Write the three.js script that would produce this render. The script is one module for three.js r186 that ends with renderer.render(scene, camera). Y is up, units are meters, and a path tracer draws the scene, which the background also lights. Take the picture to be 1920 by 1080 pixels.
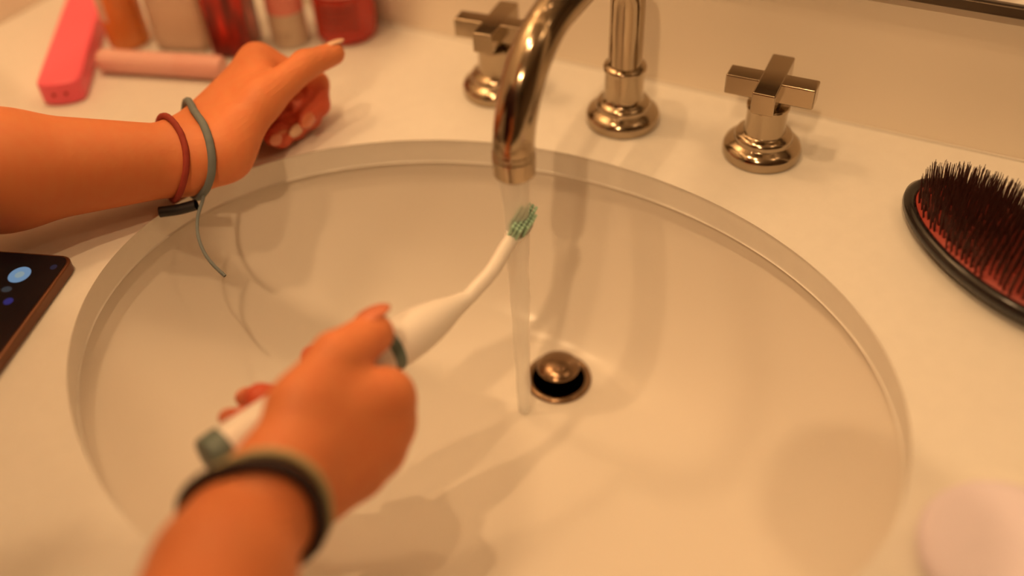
import * as THREE from 'three';
import { MarchingCubes } from 'three/addons/objects/MarchingCubes.js';
import { RoundedBoxGeometry } from 'three/addons/geometries/RoundedBoxGeometry.js';
import { mergeGeometries, mergeVertices } from 'three/addons/utils/BufferGeometryUtils.js';

// World: metres, y up. Countertop surface is y = 0, the spout base is the origin, +x runs right along the wall, +z comes out of the wall.
const V = (x, y, z) => new THREE.Vector3(x, y, z);
const scene = new THREE.Scene();

// ---------------------------------------------------------------- camera
const camera = new THREE.PerspectiveCamera(33.4, 16 / 9, 0.004, 20);
const EYE = V(0.2087, 0.3828, 0.5598), LOOK = V(-0.3538, -0.676, -0.6464).normalize();
camera.position.copy(EYE);
camera.up.set(-0.2817, 0.7361, -0.6155);
camera.lookAt(EYE.clone().add(LOOK));
camera.focus = 0.60;
camera.userData.fStop = 1.5;

// ---------------------------------------------------------------- lamps and exposure
const WARM = new THREE.Color().setRGB(1.0, 0.605, 0.285);
const LAMPS = {
  overSink: { at: V(0.0, 1.594, 0.55), power: 1.5 },
  behindCamera: { at: V(0.21, 1.594, 1.5), power: 6.5 },
  aboveBottles: { at: V(-0.34, 1.594, 0.42), power: 2.1 },
  sconceLeft: { at: V(-0.45, 0.85, 0.07), power: 0.38 },
  sconceRight: { at: V(0.60, 1.05, 0.07), power: 0.18 },
};
const renderer = new THREE.WebGLRenderer();
renderer.toneMapping = THREE.LinearToneMapping;
renderer.toneMappingExposure = 0.80;
renderer.shadowMap.enabled = true;
scene.background = new THREE.Color(0x000000);

// ---------------------------------------------------------------- helpers
let seed = 12345;
const rnd = () => ((seed = (seed * 1664525 + 1013904223) >>> 0) / 4294967296);
const taken = {};
const numbered = (n) => { const k = (taken[n] = (taken[n] ?? -1) + 1); return k ? `${n}_${String(k).padStart(3, '0')}` : n; };
function mesh(name, geo, mat, parent) {
  const m = new THREE.Mesh(geo, mat);
  m.name = parent ? name : numbered(name);
  m.castShadow = m.receiveShadow = true;
  (parent ?? scene).add(m);
  return m;
}
function thing(name, label, category, at = [0, 0, 0], turn = 0, group) {
  const g = new THREE.Group();
  g.name = numbered(name);
  g.position.set(...at); g.rotation.y = turn;
  g.userData = { label, category };
  if (group) g.userData.group = group;
  scene.add(g);
  return g;
}
const tag = (o, label, category, group) => { Object.assign(o.userData, { label, category }); if (group) o.userData.group = group; return o; };
const structure = (name, geo, mat, label) => { const m = mesh(name, geo, mat); m.userData.kind = 'structure'; m.userData.label = label; m.userData.category = name.split('_')[0]; return m; };
const box = (x0, x1, y0, y1, z0, z1) => new THREE.BoxGeometry(x1 - x0, y1 - y0, z1 - z0).translate((x0 + x1) / 2, (y0 + y1) / 2, (z0 + z1) / 2);
const lathe = (pts, seg = 64) => new THREE.LatheGeometry(pts.map(([r, y]) => new THREE.Vector2(r, y)), seg);
const tube = (pts, r, seg = 80, rad = 12, closed = false) => new THREE.TubeGeometry(new THREE.CatmullRomCurve3(pts, closed, 'centripetal'), seg, r, rad, closed);
const std = (rgb, roughness, extra = {}) => new THREE.MeshPhysicalMaterial({ color: new THREE.Color().setRGB(...rgb), roughness, ...extra });
// soft value noise on a tileable grid
function noiseTexture(size, cells, lo, hi, octaves = 3, seedIn = 1, tint = [1, 1, 1]) {
  let s = seedIn * 7919;
  const r = () => ((s = (s * 1664525 + 1013904223) >>> 0) / 4294967296);
  const data = new Uint8Array(size * size * 4), acc = new Float32Array(size * size);
  let amp = 1, total = 0;
  for (let o = 0; o < octaves; o++) {
    const n = cells << o, grid = Float32Array.from({ length: n * n }, r);
    for (let y = 0; y < size; y++) for (let x = 0; x < size; x++) {
      const u = (x / size) * n, v = (y / size) * n, i = Math.floor(u), j = Math.floor(v);
      const fu = (u - i) ** 2 * (3 - 2 * (u - i)), fv = (v - j) ** 2 * (3 - 2 * (v - j));
      const g = (a, b) => grid[((b + n) % n) * n + ((a + n) % n)];
      acc[y * size + x] += amp * (g(i, j) * (1 - fu) * (1 - fv) + g(i + 1, j) * fu * (1 - fv) + g(i, j + 1) * (1 - fu) * fv + g(i + 1, j + 1) * fu * fv);
    }
    total += amp; amp *= 0.55;
  }
  for (let k = 0; k < acc.length; k++) {
    const t = lo + (hi - lo) * (acc[k] / total);
    for (let c = 0; c < 3; c++) data[k * 4 + c] = Math.max(0, Math.min(255, 255 * t * tint[c]));
    data[k * 4 + 3] = 255;
  }
  const t = new THREE.DataTexture(data, size, size);
  t.wrapS = t.wrapT = THREE.RepeatWrapping; t.magFilter = THREE.LinearFilter; t.minFilter = THREE.LinearMipmapLinearFilter; t.generateMipmaps = true; t.needsUpdate = true;
  return t;
}
const colourNoise = (...a) => { const t = noiseTexture(...a); t.colorSpace = THREE.SRGBColorSpace; return t; };

// ---------------------------------------------------------------- materials
const stoneMap = colourNoise(256, 24, 0.98, 1.0, 3, 3); stoneMap.repeat.set(6, 6);
const M = {
  stone: std([0.80, 0.775, 0.73], 0.42, { map: stoneMap }),
  ceramic: std([0.765, 0.72, 0.66], 0.22, { specularIntensity: 0.6 }),
  farWall: std([0.20, 0.15, 0.11], 0.7),
  wall: std([0.88, 0.80, 0.69], 0.75, { bumpMap: noiseTexture(128, 32, 0, 1, 2, 5), bumpScale: 0.0003 }),
  ceiling: std([0.46, 0.40, 0.34], 0.9),
  floor: std([0.42, 0.36, 0.30], 0.5),
  metal: std([0.44, 0.355, 0.255], 0.13, { metalness: 1 }),
  darkMetalOrShade: std([0.10, 0.075, 0.055], 0.35, { metalness: 1 }),
  drainMetal: std([0.25, 0.165, 0.105], 0.2, { metalness: 1 }),
  dark: std([0.012, 0.009, 0.008], 0.6),
  black: std([0.014, 0.011, 0.011], 0.16),
  wood: std([0.62, 0.56, 0.50], 0.5),
  mirror: std([0.90, 0.90, 0.90], 0.01, { metalness: 1 }),
  caulk: std([0.74, 0.70, 0.64], 0.8),
};

// ---------------------------------------------------------------- room
structure('wall_back', box(-0.66, 2.0, -0.85, 1.62, -0.16, -0.06), M.wall, 'cream painted wall behind the taps and the mirror');
structure('wall_left', box(-0.656, -0.556, -0.85, 1.62, -0.06, 2.4), M.wall, 'cream painted side wall at the counter end by the bottles');
structure('wall_right', box(2.0, 2.1, -0.85, 1.62, -0.16, 2.4), M.farWall, 'tan painted wall on the far side of the bathroom');
structure('wall_front', box(-0.656, 2.1, -0.85, 1.62, 2.4, 2.5), M.farWall, 'tan painted wall opposite the mirror');
structure('floor', box(-0.656, 2.1, -0.95, -0.85, -0.16, 2.5), M.floor, 'tan bathroom floor below the counter');
structure('ceiling', box(-0.656, 2.1, 1.60, 1.70, -0.16, 2.5), M.ceiling, 'tan bathroom ceiling');

// ---------------------------------------------------------------- sink numbers
const SC = { x: 0.003, z: 0.2412, a: 0.2377, b: 0.1864 };
const DRAIN = { x: 0.009, z: 0.131, y: -0.143 };
function basinPoint(rho, th) {
  const a = SC.a + 0.0075, b = SC.b + 0.0075;
  const rx = SC.x + a * Math.cos(th), rz = SC.z + b * Math.sin(th), g = 1 - Math.pow(1 - Math.pow(rho, 2.2), 0.8);
  const dx = rx - DRAIN.x, dz = rz - DRAIN.z, L = Math.hypot(dx, dz), r = 0.0192 + (L - 0.0192) * rho;   // a round hole at the drain opens out to the oval rim
  return V(DRAIN.x + (dx / L) * r, DRAIN.y + (-0.0196 - DRAIN.y) * g, DRAIN.z + (dz / L) * r);
}

// ---------------------------------------------------------------- countertop
{
  const s = new THREE.Shape();
  s.moveTo(-0.555, 0.059); s.lineTo(1.2, 0.059); s.lineTo(1.2, -0.535); s.lineTo(-0.555, -0.535); s.closePath();
  const h = new THREE.Path();
  h.absellipse(SC.x, -SC.z, SC.a + 0.0015, SC.b + 0.0015, 0, Math.PI * 2, true);
  s.holes.push(h);
  const g = new THREE.ExtrudeGeometry(s, { depth: 0.0176, bevelEnabled: true, bevelThickness: 0.0009, bevelSize: 0.0009, bevelOffset: -0.0009, bevelSegments: 4, curveSegments: 160 });
  g.rotateX(-Math.PI / 2).translate(0, -0.0185, 0);
  const c = thing('countertop', 'cream white stone countertop with an oval sink cut-out', 'countertop');
  mesh('slab', g, M.stone, c);
  mesh('sealant', box(-0.553, 1.2, -0.001, 0.0014, -0.0597, -0.0580), M.caulk, c).userData.label = 'thin line of sealant along the wall';
}

// ---------------------------------------------------------------- sink basin
{
  const sink = thing('sink_basin', 'white oval undermount ceramic sink set below the counter', 'sink');
  const NT = 160, NR = 60, pos = [], idx = [], rho0 = 0;
  const rows = [];
  for (let i = 0; i <= NR; i++) rows.push((th) => basinPoint(1 - (1 - rho0) * (i / NR), th));           // inner face, rim to drain
  const outer = (rho) => (th) => { const p = basinPoint(rho, th); return V(DRAIN.x + (p.x - DRAIN.x) * 1.045, p.y - 0.010, DRAIN.z + (p.z - DRAIN.z) * 1.045); };
  for (let i = 0; i <= NR; i++) rows.push(outer(rho0 + (1 - rho0) * (i / NR)));
  rows.push((th) => { const p = outer(1)(th); return V(p.x + 0.016 * Math.cos(th), p.y, p.z + 0.016 * Math.sin(th)); });
  rows.push((th) => { const p = outer(1)(th); return V(p.x + 0.016 * Math.cos(th), -0.0196, p.z + 0.016 * Math.sin(th)); });
  rows.push((th) => basinPoint(1, th));
  rows.forEach((f) => { for (let j = 0; j < NT; j++) pos.push(...f((j / NT) * Math.PI * 2).toArray()); });
  for (let i = 0; i < rows.length - 1; i++) for (let j = 0; j < NT; j++) {
    const a = i * NT + j, b = i * NT + ((j + 1) % NT), c = a + NT, d = b + NT;
    idx.push(a, b, c, b, d, c);
  }
  const g = new THREE.BufferGeometry();
  g.setAttribute('position', new THREE.Float32BufferAttribute(pos, 3)); g.setIndex(idx); g.computeVertexNormals();
  mesh('bowl', g, M.ceramic, sink);
  // pop-up drain: flange in the bowl, dark throat, raised stopper on a stem
  const d = new THREE.Group(); d.name = 'drain'; d.position.set(DRAIN.x, DRAIN.y + 0.0015, DRAIN.z); sink.add(d);
  d.userData.label = 'round metal drain with a raised stopper';
  mesh('flange', lathe([[0.0185, -0.012], [0.0185, -0.001], [0.0195, 0.0012], [0.0215, 0.0020], [0.0238, 0.0012], [0.0242, -0.0005], [0.0235, -0.002]]), M.drainMetal, d);
  mesh('throat', lathe([[0.0, -0.110], [0.0155, -0.110], [0.0160, -0.030], [0.0186, -0.012], [0.0186, -0.002]]), M.drainMetal, d);
  mesh('stopper', lathe([[0.0, 0.0175], [0.006, 0.0172], [0.011, 0.0160], [0.0148, 0.0135], [0.0155, 0.0122], [0.0148, 0.0112], [0.005, 0.0105], [0.004, -0.100], [0, -0.100]]), M.drainMetal, d);
}

// ---------------------------------------------------------------- faucet
const flangeProfile = [[0, 0], [0.0252, 0], [0.0262, 0.0012], [0.0264, 0.0060], [0.0254, 0.0088], [0.0226, 0.0108], [0.0198, 0.0118], [0.0192, 0.0126], [0.0194, 0.0150], [0.0186, 0.0168], [0.0160, 0.0178], [0.0144, 0.0184]];
{
  const f = thing('faucet_spout', 'tall curved brass-toned metal spout over the sink', 'faucet');
  mesh('base_flange', lathe([...flangeProfile, [0.0140, 0.022]]), M.metal, f);
  mesh('collar', lathe([[0.0140, 0.0175], [0.0138, 0.040], [0.0150, 0.0415], [0.0152, 0.0435], [0.0146, 0.0452], [0.0118, 0.046]]), M.metal, f);
  const pts = [];
  pts.push(V(0, 0.044, 0), V(0, 0.066, 0));
  const arc = (cy, cz, r, a0, a1, n) => { for (let i = 0; i <= n; i++) { const a = a0 + ((a1 - a0) * i) / n; pts.push(V(0, cy + r * Math.sin(a), cz + r * Math.cos(a))); } };
  arc(0.088, 0.050, 0.050, Math.PI, Math.PI / 2, 10);
  arc(0.0765, 0.1085, 0.0605, Math.PI / 2, 0, 14);
  pts.push(V(0, 0.0705, 0.169));
  mesh('spout_tube', tube(pts, 0.0118, 160, 40), M.metal, f);
  mesh('aerator', lathe([[0.0085, 0.0650], [0.0112, 0.0645], [0.0122, 0.0655], [0.0124, 0.0760], [0.0120, 0.0772], [0.0114, 0.0776], [0.0122, 0.0784], [0.0122, 0.0800], [0.0116, 0.0806]]).translate(0, 0, 0.169), M.metal, f);
  mesh('outlet_screen', new THREE.CylinderGeometry(0.0088, 0.0088, 0.001, 40).translate(0, 0.0662, 0.169), M.darkMetalOrShade, f);
}
function faucetHandle(x, label, turn) {
  const h = thing('water_tap', label, 'tap', [x, 0, 0], turn, 'cross handles of the tap');
  mesh('base_flange', lathe([...flangeProfile, [0.0135, 0.020]]), M.metal, h);
  mesh('stem', lathe([[0.0142, 0.0178], [0.0134, 0.024], [0.0134, 0.0345], [0.0142, 0.0360], [0.0142, 0.0385], [0.0135, 0.0395], [0.0078, 0.0395]]), M.metal, h);
  mesh('shaded_neck', lathe([[0.0078, 0.039], [0.0078, 0.047]]), M.darkMetalOrShade, h);  // dark tone put in for the shade in the gap under the cross bars
  const rb = (w, hh, d) => new RoundedBoxGeometry(w, hh, d, 3, 0.0012);
  mesh('cross_bar', rb(0.058, 0.0142, 0.0145).translate(0, 0.0512, 0), M.metal, h);
  mesh('cross_bar', rb(0.0150, 0.0152, 0.054).translate(0, 0.0512, -0.003), M.metal, h);
  mesh('hub', rb(0.0128, 0.0090, 0.0128).translate(0, 0.0455, 0), M.metal, h);
  return h;
}
faucetHandle(-0.1016, 'brass-toned cross handle of the tap on the side by the cosmetics bottles', 0.1);
faucetHandle(0.1016, 'brass-toned cross handle of the tap on the side by the hairbrush', 0.03);

// ---------------------------------------------------------------- running water
{
  const water = std([0.97, 0.97, 0.96], 0.32, { transmission: 0.66, thickness: 0, ior: 1.33 });
  const pts = [], N = 60;
  pts.push(new THREE.Vector2(0, 0.0655));
  for (let i = 0; i <= N; i++) { const t = i / N; pts.push(new THREE.Vector2(0.0090 - 0.0046 * Math.pow(t, 0.7) + 0.0003 * Math.sin(t * 30), 0.0655 - t * 0.2065)); }
  pts.push(new THREE.Vector2(0, -0.1415));
  const g = new THREE.LatheGeometry(pts, 32);
  const p = g.attributes.position;
  for (let i = 0; i < p.count; i++) { const y = p.getY(i), w = 1 + 0.04 * Math.sin(y * 90 + Math.atan2(p.getZ(i), p.getX(i)) * 3); p.setX(i, p.getX(i) * w); p.setZ(i, p.getZ(i) * w); }
  g.computeVertexNormals();
  tag(mesh('water_stream', g.translate(0.0, 0, 0.169), water), 'thin clear stream of water falling from the spout', 'water');
}

// ---------------------------------------------------------------- mirror
{
  const m = thing('wall_mirror', 'large frameless mirror on the wall above the tap', 'mirror', [0.08, 0.105, -0.06]);
  mesh('glass', new RoundedBoxGeometry(0.86, 0.84, 0.005, 2, 0.001).translate(0, 0.42, 0.0032), M.mirror, m);
  mesh('bottom_channel', new RoundedBoxGeometry(0.862, 0.007, 0.009, 2, 0.001).translate(0, -0.0015, 0.0046), M.darkMetalOrShade, m).userData.label = 'dark metal strip along the lower edge';
}

// ---------------------------------------------------------------- body from joints
const cap = (a, b) => ({ ax: a[0], ay: a[1], az: a[2], bx: b[0] - a[0], by: b[1] - a[1], bz: b[2] - a[2], ra: a[3], rb: b[3], l2: (b[0] - a[0]) ** 2 + (b[1] - a[1]) ** 2 + (b[2] - a[2]) ** 2 });
const dCap = (c, x, y, z) => {
  const px = x - c.ax, py = y - c.ay, pz = z - c.az;
  let t = c.l2 > 0 ? (px * c.bx + py * c.by + pz * c.bz) / c.l2 : 0;
  t = t < 0 ? 0 : t > 1 ? 1 : t;
  const qx = px - c.bx * t, qy = py - c.by * t, qz = pz - c.bz * t;
  return Math.sqrt(qx * qx + qy * qy + qz * qz) - (c.ra + (c.rb - c.ra) * t);
};
const smin = (a, b, k) => { const h = Math.max(k - Math.abs(a - b), 0) / k; return Math.min(a, b) - h * h * k * 0.25; };
const chain = (pts) => pts.slice(1).map((p, i) => cap(pts[i], p));
const blend = (caps, k) => (x, y, z) => { let d = 1e3; for (const c of caps) d = smin(d, dCap(c, x, y, z), k); return d; };
function meshField(f, c, half, res) {
  const mc = new MarchingCubes(res, undefined, false, false, 400000);
  const H = res / 2, cell = half / H, B = 6, diag = cell * B * 0.5 * 1.7321 * 1.25;
  mc.isolation = 0;
  const at = (i, k) => c[k] + ((i - H) / H) * half;
  for (let z0 = 0; z0 < res; z0 += B) for (let y0 = 0; y0 < res; y0 += B) for (let x0 = 0; x0 < res; x0 += B) {
    const d0 = f(at(x0 + B / 2, 0), at(y0 + B / 2, 1), at(z0 + B / 2, 2)), far = Math.abs(d0) > diag + 0.004;
    for (let z = z0; z < Math.min(res, z0 + B); z++) for (let y = y0; y < Math.min(res, y0 + B); y++) for (let x = x0; x < Math.min(res, x0 + B); x++)
      mc.field[z * res * res + y * res + x] = far ? -d0 : -f(at(x, 0), at(y, 1), at(z, 2));
  }
  mc.update();
  const n = mc.count, pos = new Float32Array(n * 3), g = new THREE.BufferGeometry();
  for (let i = 0; i < n; i++) for (let k = 0; k < 3; k++) pos[i * 3 + k] = c[k] + mc.positionArray[i * 3 + k] * half;
  g.setAttribute('position', new THREE.BufferAttribute(pos, 3));
  const m = mergeVertices(g, cell * 0.02);
  m.computeVertexNormals();
  return m;
}
// right hand around the toothbrush: [x, y, z, radius]
const RH = {
  elbow: [0.080, 0.090, 0.620, 0.040], fore: [-0.0065, 0.0300, 0.4281, 0.0278], wrist: [-0.0184, 0.0228, 0.4034, 0.0236],
  cmc: [-0.0143, 0.0320, 0.3774, 0.0160], tm: [-0.0226, 0.0410, 0.3477, 0.0152], ti: [-0.0242, 0.0428, 0.3158, 0.0134], tt: [-0.0217, 0.0369, 0.2896, 0.0112],
  im: [0.0002, 0.0240, 0.3128, 0.0122], ip: [-0.0148, -0.0033, 0.2907, 0.0094], id: [-0.0431, -0.0010, 0.2914, 0.0082], it: [-0.0537, 0.0158, 0.3014, 0.0076],
  mm: [0.0037, 0.0121, 0.3202, 0.0118], mp: [-0.0120, -0.0180, 0.2984, 0.0095], md: [-0.0415, -0.0123, 0.3071, 0.0084], mt: [-0.0688, 0.0070, 0.3312, 0.0084],
  rm: [0.0050, 0.0063, 0.3333, 0.0114], rp: [-0.0135, -0.0255, 0.3164, 0.0092], rd: [-0.0404, -0.0185, 0.3253, 0.0081], rt: [-0.0656, 0.0095, 0.3485, 0.0078],
  pm: [0.0025, 0.0064, 0.3485, 0.0104], pp: [-0.0129, -0.0208, 0.3390, 0.0084], pd: [-0.0340, -0.0201, 0.3421, 0.0073], pt: [-0.0469, -0.0053, 0.3475, 0.0066],
};
// left hand, thumb up, fingers curled towards the palm
const LH = {
  elbow: [-0.375, 0.085, 0.375, 0.041], fore: [-0.2967, 0.0512, 0.2782, 0.0355], wrist: [-0.2314, 0.0266, 0.1986, 0.0226],
  cmc: [-0.2085, 0.0300, 0.1830, 0.0160], tm: [-0.2030, 0.0470, 0.1445, 0.0128], ti: [-0.1961, 0.0536, 0.1015, 0.0100], tt: [-0.1885, 0.0522, 0.0787, 0.0080],
  im: [-0.2380, 0.0475, 0.1030, 0.0120], ip: [-0.2037, 0.0282, 0.0858, 0.0092], id: [-0.1957, 0.0192, 0.0970, 0.0082], it: [-0.1959, 0.0179, 0.1140, 0.0072],
  mm: [-0.2394, 0.0343, 0.1021, 0.0120], mp: [-0.2048, 0.0172, 0.0902, 0.0092], md: [-0.1997, 0.0123, 0.1044, 0.0082], mt: [-0.2022, 0.0137, 0.1198, 0.0072],
  rm: [-0.2384, 0.0224, 0.1063, 0.0115], rp: [-0.2066, 0.0112, 0.1016, 0.0088], rd: [-0.2036, 0.0095, 0.1172, 0.0077], rt: [-0.2060, 0.0129, 0.1305, 0.0068],
  pm: [-0.2329, 0.0155, 0.1182, 0.0108], pp: [-0.2064, 0.0099, 0.1183, 0.0078], pd: [-0.2044, 0.0102, 0.1314, 0.0069], pt: [-0.2054, 0.0143, 0.1385, 0.0062],
};
function armField(J) {
  const w = (r, dx = 0, dy = 0, dz = 0) => [J.wrist[0] + dx, J.wrist[1] + dy, J.wrist[2] + dz, r];
  const toward = (a, b, t, r) => [a[0] + (b[0] - a[0]) * t, a[1] + (b[1] - a[1]) * t, a[2] + (b[2] - a[2]) * t, r];
  const palm = [
    ...chain([J.elbow, J.fore, J.wrist]),
    cap(toward(J.wrist, J.im, 0.12, 0.017), J.im), cap(toward(J.wrist, J.mm, 0.1, 0.018), J.mm), cap(toward(J.wrist, J.rm, 0.1, 0.018), J.rm), cap(toward(J.wrist, J.pm, 0.12, 0.0165), J.pm),
    cap(w(0.019), J.cmc), cap(J.cmc, J.tm), cap(toward(J.tm, J.im, 0.25, 0.010), toward(J.tm, J.im, 0.8, 0.009)), cap(J.cmc, toward(J.tm, J.im, 0.6, 0.0095)),
  ];
  const palmF = blend(palm, 0.013);
  const fingers = [[J.tm, J.ti, J.tt], [J.im, J.ip, J.id, J.it], [J.mm, J.mp, J.md, J.mt], [J.rm, J.rp, J.rd, J.rt], [J.pm, J.pp, J.pd, J.pt]].map((p) => {
    const caps = chain(p), c = p[Math.floor(p.length / 2)];
    return { f: blend(caps, 0.0035), c, far: 0.075 };
  });
  return (x, y, z) => {
    const p = palmF(x, y, z);
    let d = p;
    for (const q of fingers) {
      const dx = x - q.c[0], dy = y - q.c[1], dz = z - q.c[2];
      if (dx * dx + dy * dy + dz * dz > q.far * q.far) continue;
      d = Math.min(d, smin(p, q.f(x, y, z), 0.008));
    }
    return d;
  };
}
const rightArm = armField(RH), leftArm = armField(LH);
const BODY = {
  rs: [0.025, 0.380, 0.665, 0.050], ls: [-0.325, 0.340, 0.530, 0.050], re: [0.080, 0.092, 0.622, 0.042], le: [-0.375, 0.087, 0.377, 0.042],
  chestR: [-0.075, 0.300, 0.660, 0.088], chestL: [-0.235, 0.285, 0.600, 0.088], waistR: [-0.080, 0.080, 0.715, 0.085], waistL: [-0.190, 0.080, 0.690, 0.085],
  hipR: [-0.055, -0.100, 0.760, 0.098], hipL: [-0.215, -0.100, 0.720, 0.098], kneeR: [-0.060, -0.440, 0.735, 0.056], kneeL: [-0.225, -0.440, 0.705, 0.056],
  ankR: [-0.060, -0.770, 0.790, 0.038], ankL: [-0.230, -0.770, 0.760, 0.038], toeR: [-0.045, -0.822, 0.655, 0.028], toeL: [-0.225, -0.822, 0.625, 0.028], heelR: [-0.062, -0.815, 0.800, 0.032], heelL: [-0.232, -0.815, 0.770, 0.032],
  shaded_neck0: [-0.150, 0.370, 0.605, 0.046], shaded_neck1: [-0.145, 0.470, 0.560, 0.044],
};
const armCaps = [cap(BODY.rs, BODY.re), cap(BODY.ls, BODY.le)];
const torsoCaps = [cap(BODY.chestR, BODY.chestL), cap(BODY.chestR, BODY.waistR), cap(BODY.chestL, BODY.waistL), cap(BODY.waistR, BODY.waistL), cap(BODY.waistR, BODY.hipR), cap(BODY.waistL, BODY.hipL), cap(BODY.rs, BODY.chestR), cap(BODY.ls, BODY.chestL)];
const legCaps = [cap(BODY.hipR, BODY.hipL), cap(BODY.hipR, BODY.kneeR), cap(BODY.hipL, BODY.kneeL), cap(BODY.kneeR, BODY.ankR), cap(BODY.kneeL, BODY.ankL)];
const footCaps = [cap(BODY.ankR, BODY.heelR), cap(BODY.heelR, BODY.toeR), cap(BODY.ankL, BODY.heelL), cap(BODY.heelL, BODY.toeL)];
// head: its own frame, looking down into the sink
const HC = V(-0.140, 0.560, 0.505), HF = V(0.10, -0.62, -0.78).normalize(), HX = V(1, 0, 0.12).normalize(), HU = new THREE.Vector3().crossVectors(HF, HX).normalize();
if (HU.y < 0) HU.negate();
HX.crossVectors(HU, HF).normalize().negate();
const hp = (r, u, f) => [HC.x + HX.x * r + HU.x * u + HF.x * f, HC.y + HX.y * r + HU.y * u + HF.y * f, HC.z + HX.z * r + HU.z * u + HF.z * f];
const headCaps = [
  cap([...hp(0, 0.030, -0.020), 0.078], [...hp(0, 0.020, 0.012), 0.072]), cap([...hp(0, -0.030, 0.020), 0.056], [...hp(0, -0.072, 0.042), 0.030]),
  cap([...hp(0, 0.010, 0.084), 0.008], [...hp(0, -0.026, 0.098), 0.010]), cap([...hp(-0.02, -0.058, 0.068), 0.008], [...hp(0.02, -0.058, 0.068), 0.008]),
  cap([...hp(-0.03, 0.022, 0.066), 0.018], [...hp(0.03, 0.022, 0.066), 0.018]), cap([...hp(-0.036, -0.015, 0.050), 0.022], [...hp(0.036, -0.015, 0.050), 0.022]),
  cap([...hp(-0.076, 0.008, -0.01), 0.011], [...hp(-0.074, -0.024, -0.004), 0.009]), cap([...hp(0.076, 0.008, -0.01), 0.011], [...hp(0.074, -0.024, -0.004), 0.009]),
];
const headF = blend([...headCaps, cap(BODY.shaded_neck1, [...hp(0, -0.04, -0.02), 0.046])], 0.014);
const bodyF = blend([...armCaps, ...torsoCaps, ...legCaps, ...footCaps, cap(BODY.shaded_neck0, BODY.shaded_neck1), cap(BODY.rs, BODY.shaded_neck0), cap(BODY.ls, BODY.shaded_neck0)], 0.035);
{
  const parts = [
    meshField(rightArm, [0.0, 0.03, 0.45], 0.19, 156),
    meshField(leftArm, [-0.30, 0.06, 0.245], 0.19, 156),
    meshField(bodyF, [-0.15, -0.08, 0.62], 0.82, 132),
    meshField(headF, [HC.x, HC.y, HC.z], 0.17, 96),
  ];
  const tips = [RH, LH].flatMap((J) => [[J.it, J.id], [J.mt, J.md], [J.rt, J.rd], [J.pt, J.pd]].flat());
  const base = [0.70, 0.230, 0.090], red = [0.60, 0.105, 0.050];
  for (const g of parts) {
    const p = g.attributes.position, col = new Float32Array(p.count * 3);
    for (let i = 0; i < p.count; i++) {
      const x = p.getX(i), y = p.getY(i), z = p.getZ(i);
      let w = 0;
      for (const t of tips) { const d = Math.hypot(x - t[0], y - t[1], z - t[2]); w = Math.max(w, 1 - THREE.MathUtils.smoothstep(d, 0.010, 0.024)); }
      const mott = 1 + 0.05 * Math.sin(x * 410 + 3 * Math.sin(z * 230)) * Math.sin(y * 370 + z * 290);
      for (let k = 0; k < 3; k++) col[i * 3 + k] = (base[k] + (red[k] - base[k]) * w) * (k ? mott : 1);
    }
    g.setAttribute('color', new THREE.BufferAttribute(col, 3));
  }
  const skin = new THREE.MeshPhysicalMaterial({ color: 0xffffff, vertexColors: true, roughness: 0.52, specularIntensity: 0.6 });
  const person = mesh('person', mergeGeometries(parts), skin);
  tag(person, 'person leaning over the sink, one hand gripping a toothbrush, wearing wrist bands', 'person');
  // clothing
  const shirtM = std([0.045, 0.010, 0.012], 0.85, { sheen: 0.4, sheenColor: new THREE.Color().setRGB(0.3, 0.1, 0.1) });
  const short = (s, e) => cap(s, [s[0] + (e[0] - s[0]) * 0.5, s[1] + (e[1] - s[1]) * 0.5, s[2] + (e[2] - s[2]) * 0.5, s[3] + 0.004]);
  const shirtF0 = blend([...torsoCaps, short(BODY.rs, BODY.re), short(BODY.ls, BODY.le), cap(BODY.rs, BODY.shaded_neck0), cap(BODY.ls, BODY.shaded_neck0)], 0.035);
  const neckHole = cap([-0.150, 0.395, 0.595, 0.050], [-0.146, 0.470, 0.560, 0.060]);
  const shirtF = (x, y, z) => Math.max(shirtF0(x, y, z) - 0.014, -dCap(neckHole, x, y, z), -0.10 - y);
  mesh('shirt', meshField(shirtF, [-0.15, 0.15, 0.62], 0.42, 84), shirtM, person).userData.label = 'dark maroon short-sleeved shirt';
  const pantsF0 = blend(legCaps, 0.03);
  const pantsF = (x, y, z) => Math.max(pantsF0(x, y, z) - 0.011, y + 0.075, -0.775 - y);
  mesh('trousers', meshField(pantsF, [-0.14, -0.44, 0.72], 0.42, 84), std([0.03, 0.035, 0.06], 0.8), person).userData.label = 'dark blue trousers';
  const hairF0 = blend([cap([...hp(0, 0.036, -0.026), 0.086], [...hp(0, 0.030, 0.000), 0.080]), cap([...hp(0, 0.0, -0.075), 0.040], [...hp(0, -0.10, -0.115), 0.034]), cap([...hp(0, -0.10, -0.115), 0.034], [...hp(0.02, -0.24, -0.10), 0.020])], 0.03);
  const faceCut = cap([...hp(0, -0.015, 0.085), 0.066], [...hp(0, -0.060, 0.085), 0.070]);
  mesh('hair', meshField((x, y, z) => Math.max(hairF0(x, y, z), -dCap(faceCut, x, y, z)), [HC.x, HC.y + 0.02, HC.z + 0.06], 0.24, 92), std([0.05, 0.022, 0.010], 0.55), person).userData.label = 'brown hair tied back';
  for (const s of [-1, 1]) {
    const eye = mesh('eye', new THREE.SphereGeometry(0.0125, 20, 14).translate(...hp(s * 0.031, 0.006, 0.073)), std([0.8, 0.78, 0.75], 0.2), person);
    mesh('iris', new THREE.SphereGeometry(0.0062, 16, 12).translate(...hp(s * 0.031, 0.003, 0.0802)), std([0.06, 0.03, 0.015], 0.2), eye);
  }
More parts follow.
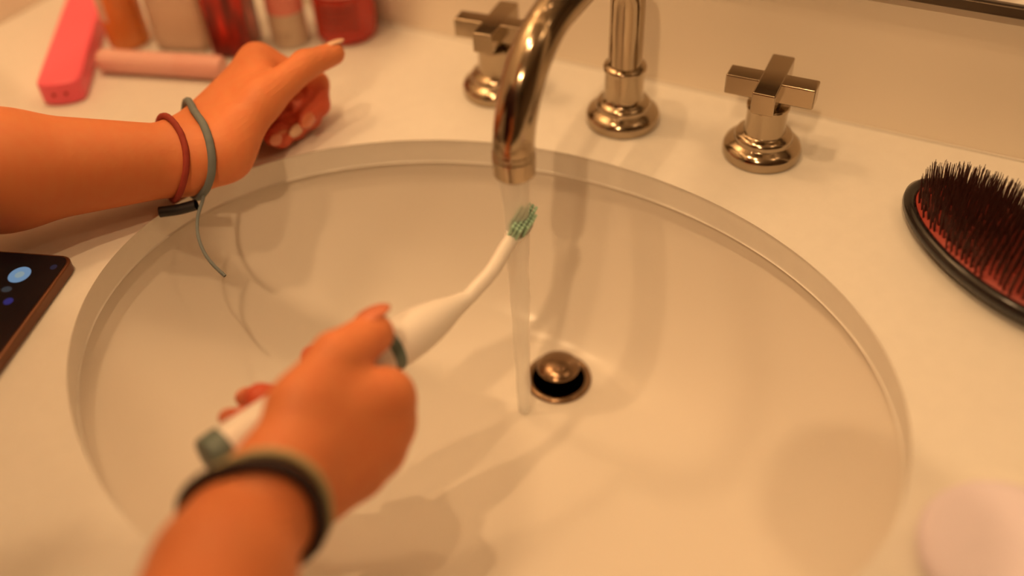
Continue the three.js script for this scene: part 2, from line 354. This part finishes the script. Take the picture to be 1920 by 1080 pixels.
  // finger nails: thin curved shields on the back of the last joint
  const nailM = std([0.66, 0.20, 0.10], 0.2, { clearcoat: 0.6 }), paleNailM = std([0.80, 0.52, 0.36], 0.2, { clearcoat: 0.6 });
  function nail(tip, prev, up, mat = nailM) {
    const T = V(...tip), D = T.clone().sub(V(...prev)).normalize(), U = V(...up); U.addScaledVector(D, -U.dot(D)).normalize();
    const S = new THREE.Vector3().crossVectors(U, D), r = tip[3];
    const g = new THREE.SphereGeometry(1, 20, 14).scale(r * 0.72, r * 0.24, r * 1.05);
    const m = new THREE.Matrix4().makeBasis(S, U, D).setPosition(T.addScaledVector(U, r * 0.86).addScaledVector(D, r * 0.35));
    mesh('nail', g.applyMatrix4(m), mat, person);
  }
  nail(LH.tt, LH.ti, [-0.35, 0.85, 0.1], paleNailM);
  nail(LH.it, LH.id, [0.75, 0.15, 0.5]); nail(LH.mt, LH.md, [0.8, -0.05, 0.3], paleNailM); nail(LH.rt, LH.rd, [0.8, 0.1, 0.4]); nail(LH.pt, LH.pd, [0.85, 0.1, 0.3]);
  nail(RH.tt, RH.ti, [-0.3, 0.9, -0.1]); nail(RH.mt, RH.md, [-0.5, -0.6, -0.3]); nail(RH.rt, RH.rd, [-0.5, -0.6, -0.3]);
}

// ---------------------------------------------------------------- wrist bands: rings walked outwards until they leave the skin
function ringAround(field, centre, axis, lift, n = 72, wobble = () => 0) {
  const A = axis.clone().normalize(), S = new THREE.Vector3().crossVectors(A, V(0, 1, 0)).normalize(), U = new THREE.Vector3().crossVectors(S, A);
  const pts = [];
  for (let i = 0; i < n; i++) {
    const a = (i / n) * Math.PI * 2, dir = S.clone().multiplyScalar(Math.cos(a)).addScaledVector(U, Math.sin(a));
    let r = 0.008;
    while (r < 0.06 && field(centre.x + dir.x * r, centre.y + dir.y * r, centre.z + dir.z * r) < lift) r += 0.0004;
    pts.push(centre.clone().addScaledVector(dir, r).addScaledVector(A, wobble(a)));
  }
  return pts;
}
{
  const axis = V(0.0653, -0.0246, -0.0796).normalize(), w = V(-0.2314, 0.0266, 0.1986);
  const redM = std([0.30, 0.035, 0.02], 0.8), greyM = std([0.16, 0.19, 0.20], 0.8), inkM = std([0.015, 0.014, 0.018], 0.5);
  const ringA = ringAround(leftArm, w.clone().addScaledVector(axis, -0.006), axis.clone().add(V(-0.16, -0.05, 0.0)), 0.0012, 72, (a) => 0.002 * Math.sin(a * 2));
  tag(mesh('cord_bracelet', tube(ringA, 0.0021, 160, 8, true), redM), 'thin red cord bracelet on the wrist resting by the bottles', 'bracelet');
  const cB = w.clone().addScaledVector(axis, 0.010), axB = axis.clone().add(V(-0.12, -0.05, 0.05));
  const ringB = ringAround(leftArm, cB, axB, 0.0016, 72, (a) => 0.0015 * Math.sin(a * 2 + 1));
  const g = thing('string_bracelet', 'grey-blue string bracelet with a dark knot and a loose hanging tail', 'bracelet');
  mesh('cord', tube(ringB, 0.0026, 160, 8, true), greyM, g);
  // knot and tail at the lowest point of the ring
  mesh('knot', tube([V(-0.2320, 0.0040, 0.2280), V(-0.2220, 0.0046, 0.2215), V(-0.2110, 0.0075, 0.2150)], 0.0036, 24, 10), inkM, g).userData.label = 'dark sliding knot';
  mesh('tail', tube([V(-0.2106, 0.0138, 0.2037), V(-0.2088, 0.0084, 0.2115), V(-0.2060, 0.0040, 0.2207), V(-0.2000, -0.0024, 0.2303), V(-0.1911, -0.0092, 0.2372), V(-0.1824, -0.0139, 0.2405), V(-0.1731, -0.0188, 0.2420)], 0.0012, 60, 6), greyM, g).userData.label = 'loose end of the string';
}
{
  const axis = V(-0.0119, -0.0072, -0.0247).normalize(), w = V(-0.0184, 0.0228, 0.4034);
  const tieM = std([0.020, 0.006, 0.006], 0.7), oliveM = std([0.48, 0.42, 0.24], 0.8);
  tag(mesh('hair_tie', tube(ringAround(rightArm, w.clone().addScaledVector(axis, 0.0015), axis, 0.0016), 0.0035, 160, 10, true), tieM), 'thick dark hair tie around the wrist of the brushing hand', 'hair tie');
  tag(mesh('beige_bracelet', tube(ringAround(rightArm, w.clone().addScaledVector(axis, 0.0072), axis, 0.0010), 0.0020, 160, 10, true), oliveM), 'pale olive cord bracelet beside the dark hair tie', 'bracelet');
}

// ---------------------------------------------------------------- toothbrush
{
  const B = V(-0.0587, 0.0170, 0.3802), A = V(0.3102, -0.0498, -0.9494).normalize();
  const g = thing('electric_toothbrush', 'white electric toothbrush with grey-green trim held under the running water', 'toothbrush');
  const white = std([0.82, 0.78, 0.74], 0.35), teal = std([0.10, 0.15, 0.14], 0.45);
  const lay = new THREE.Matrix4().makeRotationFromQuaternion(new THREE.Quaternion().setFromUnitVectors(V(0, 1, 0), A)).setPosition(B);
  const put = (name, geo, mat, parent = g) => mesh(name, geo.applyMatrix4(lay), mat, parent);
  put('base_cap', lathe([[0, 0], [0.0118, 0], [0.0126, 0.0010], [0.0130, 0.0090], [0.0129, 0.0105]]), teal).userData.label = 'grey-green end cap';
  put('handle', lathe([[0.0129, 0.0095], [0.0131, 0.030], [0.0130, 0.060], [0.0129, 0.090], [0.0134, 0.1060]]), white);
  put('trim_ring', lathe([[0.0134, 0.1050], [0.0139, 0.1062], [0.0139, 0.1112], [0.0134, 0.1122]]), teal).userData.label = 'dark grey-green ring';
  put('brush_neck_base', lathe([[0.0134, 0.1118], [0.0136, 0.1180], [0.0132, 0.1280], [0.0118, 0.1390], [0.0094, 0.1490], [0.0070, 0.1570], [0.0058, 0.1620], [0.0052, 0.1660]]), white);
  const S1 = B.clone().addScaledVector(A, 0.158), S2 = B.clone().addScaledVector(A, 0.168), N = V(-0.0010, 0.0150, 0.2000), H = V(0.0006, 0.0228, 0.1735);
  const nk = new THREE.CatmullRomCurve3([S1, S2, V(-0.0045, 0.0108, 0.2130), N, V(-0.0004, 0.0192, 0.1850), H]);
  mesh('brush_neck', new THREE.TubeGeometry(nk, 60, 0.0046, 16), white, g);
  // brush head: an oval plate with bristles standing up and away from the handle
  const dir = H.clone().sub(V(-0.0002, 0.0198, 0.1930)).normalize(), up = V(0.35, 0.80, 0.0); up.addScaledVector(dir, -up.dot(dir)).normalize();
  const side = new THREE.Vector3().crossVectors(up, dir);
  const basis = new THREE.Matrix4().makeBasis(side, up, dir).setPosition(H.clone().addScaledVector(dir, 0.006));
  const head = mesh('brush_head', new THREE.CylinderGeometry(1, 1, 1, 36).scale(0.0068, 0.0050, 0.0125).applyMatrix4(basis), white, g);
  const tufts = [];
  for (let i = -2; i <= 2; i++) for (let j = -4; j <= 4; j++) {
    const x = i * 0.0024, z = j * 0.0025;
    if ((x / 0.0062) ** 2 + (z / 0.0115) ** 2 > 1) continue;
    tufts.push(new THREE.CylinderGeometry(0.0010, 0.0009, 0.0105, 7).translate(x, 0.0075, z).applyMatrix4(basis));
  }
  const bm = mesh('bristles', mergeGeometries(tufts), std([0.40, 0.66, 0.52], 0.6), head);
  bm.userData.kind = 'stuff'; bm.userData.label = 'pale green bristles';
}

// ---------------------------------------------------------------- phone
{
  const W = 0.072, L = 0.150, r = 0.009;
  const g = thing('mobile_phone', 'dark mobile phone with a copper rim lying beside the sink', 'phone', [-0.2454, 0, 0.2874], 0);
  g.rotation.y = Math.atan2(-0.319, -0.948);   // local +x runs along the top edge away from the corner, local -z down the screen
  const rr = (w, l, q) => { const s = new THREE.Shape(); s.moveTo(q, 0); s.lineTo(w - q, 0); s.quadraticCurveTo(w, 0, w, q); s.lineTo(w, l - q); s.quadraticCurveTo(w, l, w - q, l); s.lineTo(q, l); s.quadraticCurveTo(0, l, 0, l - q); s.lineTo(0, q); s.quadraticCurveTo(0, 0, q, 0); return s; };
  const body = new THREE.ExtrudeGeometry(rr(W, L, r), { depth: 0.0056, bevelEnabled: true, bevelThickness: 0.001, bevelSize: 0.001, bevelOffset: -0.001, bevelSegments: 3, curveSegments: 10 }).rotateX(-Math.PI / 2).translate(0, 0.0014, 0);
  mesh('frame', body, std([0.17, 0.070, 0.036], 0.35, { metalness: 0.6 }), g).userData.label = 'dark copper rim';
  const cv = document.createElement('canvas'); cv.width = 360; cv.height = 750;
  const c = cv.getContext('2d');
  c.fillStyle = '#050506'; c.fillRect(0, 0, 360, 750);
  const px = (u) => u * 5000;
  const dot = (u, v, ru, rv, col) => { c.fillStyle = col; c.beginPath(); c.ellipse(px(u), px(v), px(ru), px(rv), 0, 0, Math.PI * 2); c.fill(); };
  dot(0.0245, 0.0190, 0.0070, 0.0074, '#7fa3c6'); dot(0.0245, 0.0190, 0.0030, 0.0030, '#9fb3b8'); dot(0.0255, 0.0325, 0.0034, 0.0026, '#3a4145'); dot(0.0185, 0.0425, 0.0030, 0.0030, '#2c2f7a'); dot(0.006, 0.010, 0.0022, 0.0024, '#22283c');
  const tex = new THREE.CanvasTexture(cv); tex.colorSpace = THREE.SRGBColorSpace;
  const sg = new THREE.ShapeGeometry(rr(W - 0.004, L - 0.004, r - 0.002), 10);
  const uv = sg.attributes.uv, sp = sg.attributes.position;
  for (let i = 0; i < uv.count; i++) uv.setXY(i, sp.getX(i) / (W - 0.004), 1 - sp.getY(i) / (L - 0.004));
  sg.rotateX(-Math.PI / 2).translate(0.002, 0.00845, -0.002);
  const dark = std([0.010, 0.009, 0.009], 0.12, { emissive: 0xffffff, emissiveMap: tex, emissiveIntensity: 0.8 });
  mesh('screen', sg, dark, g).userData.label = 'dark lit screen with a round pale blue icon';
}

// ---------------------------------------------------------------- cosmetics
function labelTexture(w, h, paper, ink, rows) {      // faint unreadable print rows, as in the photograph
  const cv = document.createElement('canvas'); cv.width = w; cv.height = h;
  const c = cv.getContext('2d');
  c.fillStyle = paper; c.fillRect(0, 0, w, h);
  c.fillStyle = ink;
  for (const [y, x0, x1, t] of rows) for (let x = x0; x < x1;) { const l = 0.02 + 0.05 * rnd(); c.fillRect(x * w, y * h, Math.min(l, x1 - x) * w, t * h); x += l + 0.012; }
  const t = new THREE.CanvasTexture(cv); t.colorSpace = THREE.SRGBColorSpace;
  return t;
}
// coral case lying flat
{
  const g = thing('cosmetic_case', 'long coral pink plastic case with a rounded end lying on the counter', 'case', [-0.4525, 0, 0.0800], Math.atan2(0.605, 0.796));
  const s = new THREE.Shape(), w = 0.0165, l = 0.090;
  s.moveTo(-w, l); s.lineTo(-w, -l + 0.012); s.bezierCurveTo(-w, -l + 0.002, -w + 0.004, -l, 0, -l - 0.001); s.bezierCurveTo(w - 0.004, -l, w, -l + 0.002, w, -l + 0.012); s.lineTo(w, l); s.closePath();
  const coral = std([0.95, 0.14, 0.22], 0.4);
  mesh('shell', new THREE.ExtrudeGeometry(s, { depth: 0.012, bevelEnabled: true, bevelThickness: 0.0035, bevelSize: 0.003, bevelOffset: -0.003, bevelSegments: 5, curveSegments: 16 }).rotateX(-Math.PI / 2).translate(0, 0.0035, 0), coral, g);
  for (const x of [-0.0045, 0.0045]) mesh('vent_hole', new THREE.CylinderGeometry(0.0013, 0.0013, 0.002, 14).rotateX(Math.PI / 2).translate(x, 0.010, 0.0903), std([0.42, 0.03, 0.03], 0.7), g);
}
// pale pink gloss tube lying on its side
{
  const a = V(-0.4085, 0.0094, 0.0995), b = V(-0.3075, 0.0094, 0.0690), d = b.clone().sub(a), L = d.length();
  const g = thing('lip_gloss_tube', 'pale pink lip gloss tube lying on the counter by the bottles', 'cosmetic tube', a.toArray(), Math.atan2(-d.z, d.x));
  const turn = (p) => lathe(p, 40).rotateZ(-Math.PI / 2);
  const pink = std([0.86, 0.50, 0.44], 0.35), pink2 = std([0.84, 0.46, 0.40], 0.3);
  mesh('tube', turn([[0, 0], [0.0070, 0], [0.0088, 0.0020], [0.0093, 0.0050], [0.0093, 0.0660], [0.0088, 0.0665]]), pink, g);
  mesh('cap', turn([[0.0086, 0.0660], [0.0092, 0.0672], [0.0094, 0.0690], [0.0094, L - 0.004], [0.0085, L - 0.001], [0.0070, L], [0, L]]), pink2, g);
}
const patch = (r, y0, y1, a0, a1, flat = 1) => new THREE.CylinderGeometry(r, r, y1 - y0, 32, 1, true, a0, a1 - a0).scale(1, 1, flat).translate(0, (y0 + y1) / 2, 0);
// orange bottle with a pale label
{
  const g = thing('orange_bottle', 'translucent orange serum bottle with a pale printed label', 'bottle', [-0.4225, 0, 0.0540], -0.48);
  const orange = std([0.92, 0.34, 0.090], 0.22, { transmission: 0.2, thickness: 0.02, attenuationColor: new THREE.Color(0.9, 0.35, 0.08), attenuationDistance: 0.03 });
  mesh('bottle', lathe([[0, 0.0008], [0.0140, 0.0], [0.0162, 0.0012], [0.0170, 0.0040], [0.0170, 0.092], [0.0155, 0.099], [0.0085, 0.104], [0.0080, 0.110], [0, 0.110]]), orange, g);
  mesh('cap', lathe([[0, 0.131], [0.0090, 0.131], [0.0098, 0.130], [0.0098, 0.110], [0.0092, 0.1085]]), std([0.8, 0.76, 0.7], 0.4), g);
  const t = labelTexture(256, 512, '#d8c4ae', '#a58a72', [[0.78, 0.15, 0.8, 0.012], [0.82, 0.15, 0.75, 0.012], [0.86, 0.15, 0.8, 0.012], [0.92, 0.15, 0.6, 0.02], [0.5, 0.15, 0.8, 0.03], [0.4, 0.15, 0.7, 0.03]]);
  mesh('label', patch(0.01715, 0.026, 0.085, -0.55, 0.62), new THREE.MeshPhysicalMaterial({ map: t, roughness: 0.5 }), g).userData.label = 'pale label with rows of small print';
}
// frosted clear wide bottle
{
  const g = thing('frosted_bottle', 'wide frosted clear bottle between the orange and the red bottles', 'bottle', [-0.3735, 0, 0.0400], 0.34);
  const frost = std([0.92, 0.74, 0.60], 0.38, { transmission: 0.55, thickness: 0.012, ior: 1.42, bumpMap: noiseTexture(128, 6, 0, 1, 3, 11), bumpScale: 0.0012 });
  mesh('bottle', new RoundedBoxGeometry(0.047, 0.125, 0.024, 6, 0.008).translate(0, 0.0625, 0), frost, g);
  mesh('cap', lathe([[0, 0.150], [0.0100, 0.150], [0.0110, 0.148], [0.0110, 0.1245]]), std([0.82, 0.78, 0.72], 0.4), g);
}
// red mottled bottle
{
  const g = thing('red_mottled_bottle', 'square red translucent bottle with a mottled print', 'bottle', [-0.3300, 0, 0.0255], 0.43);
  const mot = colourNoise(256, 5, 0.25, 1.25, 3, 21, [0.92, 0.24, 0.17]);
  const m = new THREE.MeshPhysicalMaterial({ map: mot, roughness: 0.28, transmission: 0.25, thickness: 0.02, ior: 1.45 });
  mesh('bottle', new RoundedBoxGeometry(0.033, 0.128, 0.038, 5, 0.0045).translate(0, 0.0642, 0), m, g);
  mesh('cap', lathe([[0, 0.152], [0.0110, 0.152], [0.0120, 0.150], [0.0120, 0.128]]), std([0.7, 0.08, 0.06], 0.4), g);
}
// small white bottle with pink cap
{
  const g = thing('white_bottle', 'small white bottle with a pink cap standing behind the hand', 'bottle', [-0.2960, 0, -0.0010], 0.40);
  const t = labelTexture(512, 256, '#d9c8b2', '#a8937e', [[0.52, 0.42, 0.56, 0.03], [0.60, 0.42, 0.57, 0.03], [0.68, 0.42, 0.55, 0.03], [0.76, 0.42, 0.56, 0.03]]);
  mesh('bottle', lathe([[0, 0.0006], [0.0130, 0.0], [0.0148, 0.0014], [0.0150, 0.0030], [0.0150, 0.0290], [0.0140, 0.0298]]), std([0.76, 0.66, 0.55], 0.45), g);
  mesh('label', patch(0.01512, 0.0035, 0.0280, -Math.PI, Math.PI), new THREE.MeshPhysicalMaterial({ map: t, roughness: 0.5 }), g).userData.label = 'off-white label with small print rows';
  mesh('cap', lathe([[0, 0.075], [0.0135, 0.075], [0.0150, 0.0735], [0.0152, 0.0300], [0.0144, 0.0292]]), std([0.84, 0.30, 0.25], 0.4), g).userData.label = 'pink cap';
}
// red jar
{
  const g = thing('red_jar', 'round red translucent cosmetic jar with a pink lid beside the wall', 'jar', [-0.2600, 0, -0.0315], 0.42);
  const red = std([0.72, 0.055, 0.030], 0.2, { transmission: 0.3, thickness: 0.03, attenuationColor: new THREE.Color(0.85, 0.10, 0.04), attenuationDistance: 0.02 });
  mesh('jar', lathe([[0, 0.0012], [0.0200, 0.0], [0.0238, 0.0014], [0.0254, 0.0050], [0.0254, 0.0400], [0.0238, 0.0420], [0, 0.0420]]), red, g);
  mesh('label', patch(0.02552, 0.013, 0.0375, -0.75, 0.65), new THREE.MeshPhysicalMaterial({ map: labelTexture(512, 200, '#a8301c', '#7c2418', [[0.2, 0.1, 0.85, 0.07], [0.38, 0.1, 0.8, 0.06], [0.56, 0.1, 0.7, 0.06]]), roughness: 0.35 }), g).userData.label = 'darker red print band';
  mesh('lid', lathe([[0, 0.064], [0.0240, 0.064], [0.0254, 0.0625], [0.0256, 0.0425], [0.0245, 0.0415], [0, 0.0415]]), std([0.85, 0.30, 0.25], 0.35), g).userData.label = 'pink lid';
}

// ---------------------------------------------------------------- hairbrush
{
  const g = thing('hairbrush', 'oval dark hairbrush lying bristles up on the counter', 'hairbrush', [0.2605, 0, 0.0575], Math.atan2(-0.66, 0.75));
  const A = 0.076, Bz = 0.0385;
  const oval = (a, b, y, n = 96) => Array.from({ length: n }, (_, i) => V(a * Math.cos((i / n) * Math.PI * 2), y, b * Math.sin((i / n) * Math.PI * 2)));
  function shell(rings) {
    const n = rings[0].length, pos = [], idx = [];
    rings.forEach((r) => r.forEach((p) => pos.push(p.x, p.y, p.z)));
    for (let i = 0; i < rings.length - 1; i++) for (let j = 0; j < n; j++) { const a = i * n + j, b = i * n + ((j + 1) % n), c = a + n, d = b + n; idx.push(a, c, b, b, c, d); }
    const q = new THREE.BufferGeometry(); q.setAttribute('position', new THREE.Float32BufferAttribute(pos, 3)); q.setIndex(idx); q.computeVertexNormals(); return q;
  }
  mesh('body', shell([oval(0.001, 0.001, 0), oval(A * 0.72, Bz * 0.66, 0.0), oval(A * 0.92, Bz * 0.90, 0.004), oval(A, Bz, 0.0095), oval(A * 0.995, Bz * 0.99, 0.0125), oval(A * 0.95, Bz * 0.93, 0.0150), oval(A * 0.90, Bz * 0.86, 0.0150), oval(A * 0.88, Bz * 0.83, 0.012)]), M.black, g).userData.label = 'glossy black rim';
  mesh('cushion', shell([oval(A * 0.885, Bz * 0.835, 0.0135), oval(A * 0.82, Bz * 0.76, 0.0162), oval(A * 0.6, Bz * 0.55, 0.0190), oval(A * 0.3, Bz * 0.28, 0.0205), oval(0.0005, 0.0005, 0.021)]), std([0.34, 0.030, 0.016], 0.5), g).userData.label = 'dark red cushion';
  const hair = [], proto = new THREE.CylinderGeometry(0.00016, 0.00032, 1, 5).translate(0, 0.5, 0);
  for (let i = -17; i <= 17; i++) for (let j = -9; j <= 9; j++) {
    const x = i * 0.0040 + (j & 1 ? 0.0020 : 0), z = j * 0.0034, q = Math.hypot(x / (A * 0.86), z / (Bz * 0.82));
    if (q > 1) continue;
    for (let k = 0; k < 5; k++) {
      const lean = 0.15 * q, len = 0.0165 + 0.003 * rnd(), dirv = V((x / A) * lean * 1.6 + (rnd() - 0.5) * 0.16, 1, (z / Bz) * lean * 1.6 + (rnd() - 0.5) * 0.16).normalize();
      const m = new THREE.Matrix4().compose(V(x + (rnd() - 0.5) * 0.0012, 0.0205 - 0.007 * q * q, z + (rnd() - 0.5) * 0.0012), new THREE.Quaternion().setFromUnitVectors(V(0, 1, 0), dirv), V(1, len, 1));
      hair.push(proto.clone().applyMatrix4(m));
    }
  }
  const b = mesh('bristles', mergeGeometries(hair), std([0.060, 0.017, 0.013], 0.45), g);
  b.userData.kind = 'stuff'; b.userData.label = 'dense dark bristles';
  const hs = [];
  for (let i = 0; i <= 20; i++) { const t = i / 20; hs.push(V(A * 0.93 + t * 0.10, 0.0085, 0)); }
  const handleG = new THREE.TubeGeometry(new THREE.CatmullRomCurve3(hs), 40, 0.0085, 20);
  mesh('handle', mergeGeometries([handleG.scale(1, 0.9, 1.25), new THREE.SphereGeometry(0.0085, 20, 14).scale(1, 0.9, 1.25).translate(A * 0.93 + 0.10, 0.0077, 0)]), M.black, g);
}

// ---------------------------------------------------------------- pad added as stand-in for a blurred pink shape near the lens
{
  const g = lathe([[0, 0.0], [0.034, 0.0], [0.0385, 0.0030], [0.0395, 0.0070], [0.0375, 0.0110], [0.032, 0.0135], [0.015, 0.0145], [0, 0.0147]], 72);
  const p = mesh('stand_in_pad', g, std([0.80, 0.73, 0.86], 0.95, { sheen: 0.5, sheenColor: new THREE.Color(0.8, 0.75, 0.8), bumpMap: noiseTexture(128, 24, 0, 1, 2, 31), bumpScale: 0.0008 }));
  p.position.set(0.2880, 0, 0.2640);
  tag(p, 'soft round pale pink pad standing in for a blurred shape beside the sink', 'stand-in pad');
}

// ---------------------------------------------------------------- unseen camera shaped round for its shadow in the bowl, on an added tripod
{
  const Q = new THREE.Quaternion().setFromUnitVectors(V(0, 1, 0), LOOK.clone().negate());
  const back = (d) => EYE.clone().addScaledVector(LOOK, -d);
  const g = thing('unseen_camera', 'unseen black camera made cylindrical to cast the round shadow in the sink', 'camera');
  mesh('lens', lathe([[0.0200, 0.004], [0.0290, 0.003], [0.0305, 0.005], [0.0305, 0.030], [0.0290, 0.032], [0.0290, 0.085], [0.0270, 0.090], [0, 0.091], [0, 0.010], [0.0190, 0.008], [0.0200, 0.004]], 48).applyQuaternion(Q).translate(EYE.x, EYE.y, EYE.z), M.black, g);
  const c = back(0.075);
  mesh('grip_ring', lathe([[0.0292, 0.040], [0.0300, 0.041], [0.0300, 0.058], [0.0292, 0.059]], 48).applyQuaternion(Q).translate(EYE.x, EYE.y, EYE.z), std([0.02, 0.02, 0.02], 0.7), g);
  const t = thing('tripod', 'added black tripod holding up the unseen camera in front of the counter', 'tripod');
  const foot = V(c.x + 0.13, -0.85, 0.80), hub = V(foot.x, 0.10, foot.z), metal = std([0.03, 0.03, 0.03], 0.4);
  mesh('column', tube([hub.clone().setY(-0.1), hub, V(hub.x, 0.34, hub.z)], 0.011, 30, 16), metal, t);
  mesh('head', tube([V(hub.x, 0.33, hub.z), V(hub.x, 0.40, hub.z - 0.02), V(c.x + 0.005, c.y - 0.02, c.z + 0.05), c.clone().addScaledVector(LOOK, -0.018)], 0.010, 40, 16), metal, t);
  for (let k = 0; k < 3; k++) {
    const a = (k * 2 * Math.PI) / 3 + Math.PI / 2;
    mesh('leg', tube([hub.clone().setY(0.06), V(hub.x + 0.11 * Math.cos(a), -0.4, hub.z + 0.11 * Math.sin(a)), V(hub.x + 0.21 * Math.cos(a), -0.846, hub.z + 0.21 * Math.sin(a))], 0.009, 40, 12), metal, t);
  }
}

// ---------------------------------------------------------------- vanity cabinet under the counter
{
  const g = thing('vanity_cabinet', 'painted vanity cabinet under the countertop', 'cabinet');
  mesh('side_panel', box(-0.553, -0.535, -0.85, -0.0195, -0.058, 0.50), M.wood, g);
  mesh('side_panel', box(1.17, 1.19, -0.85, -0.0195, -0.058, 0.50), M.wood, g);
  mesh('bottom_panel', box(-0.535, 1.17, -0.78, -0.76, -0.058, 0.49), M.wood, g);
  mesh('plinth', box(-0.535, 1.17, -0.85, -0.78, 0.42, 0.44), M.wood, g);
  mesh('top_rail', box(-0.535, 1.17, -0.075, -0.0195, 0.475, 0.495), M.wood, g);
  for (let k = 0; k < 4; k++) {
    const x0 = -0.535 + k * 0.42625;
    const d = mesh('door', new RoundedBoxGeometry(0.420, 0.68, 0.018, 2, 0.002).translate(x0 + 0.213, -0.42, 0.505), M.wood, g);
    mesh('knob', new THREE.SphereGeometry(0.011, 18, 12).translate(x0 + (k % 2 ? 0.03 : 0.395), -0.16, 0.523), M.metal, d);
  }
}

// ---------------------------------------------------------------- lamps of the room
function glow(power) { return new THREE.MeshPhysicalMaterial({ color: 0xffffff, emissive: WARM, emissiveIntensity: power, roughness: 0.6 }); }
function downlight(at, power, label) {
  const g = thing('ceiling_light', label, 'ceiling light', [at.x, 1.6, at.z], 0, 'round ceiling lights');
  mesh('trim_ring', lathe([[0.040, -0.001], [0.042, -0.006], [0.055, -0.005], [0.058, 0.0]]), std([0.8, 0.78, 0.75], 0.4), g);
  mesh('diffuser', new THREE.CylinderGeometry(0.040, 0.040, 0.002, 40).translate(0, -0.002, 0), glow(6), g);
  const l = new THREE.SpotLight(WARM, power, 0, 1.35, 0.35, 2);
  l.name = 'ceiling_lamp';
  l.position.set(0, -0.008, 0); l.target.position.set(0, -2, 0);
  l.castShadow = true; l.shadow.radius = 1.3; l.shadow.mapSize.set(2048, 2048); l.shadow.camera.near = 0.02; l.shadow.bias = -0.0005;
  g.add(l, l.target);
}
downlight(LAMPS.overSink.at, LAMPS.overSink.power, 'round ceiling light above the sink');
downlight(LAMPS.aboveBottles.at, LAMPS.aboveBottles.power, 'round ceiling light over the counter end by the bottles');
downlight(LAMPS.behindCamera.at, LAMPS.behindCamera.power, 'round ceiling light further into the room');
function sconce(at, power, label) {
  const g = thing('wall_sconce', label, 'wall lamp', [at.x, at.y, -0.06], 0, 'globe lamps beside the mirror');
  mesh('back_plate', lathe([[0, 0.012], [0.030, 0.012], [0.034, 0.008], [0.034, 0]], 40).rotateX(Math.PI / 2), M.metal, g);
  mesh('arm', tube([V(0, 0, 0.010), V(0, 0, 0.035), V(0, 0, 0.062)], 0.007, 20, 14), M.metal, g);
  mesh('globe', new THREE.SphereGeometry(0.045, 40, 28).translate(0, 0, at.z + 0.06), glow(7), g);
  const l = new THREE.PointLight(WARM, power, 0, 2);
  l.name = 'sconce_lamp';
  l.position.set(0, 0, at.z + 0.06); l.castShadow = true; l.shadow.radius = 2.1; l.shadow.mapSize.set(1024, 1024); l.shadow.camera.near = 0.05;
  g.add(l);
}
sconce(LAMPS.sconceLeft.at, LAMPS.sconceLeft.power, 'globe wall lamp beside the mirror near the bottles');
sconce(LAMPS.sconceRight.at, LAMPS.sconceRight.power, 'globe wall lamp beside the mirror near the hairbrush');

renderer.render(scene, camera);
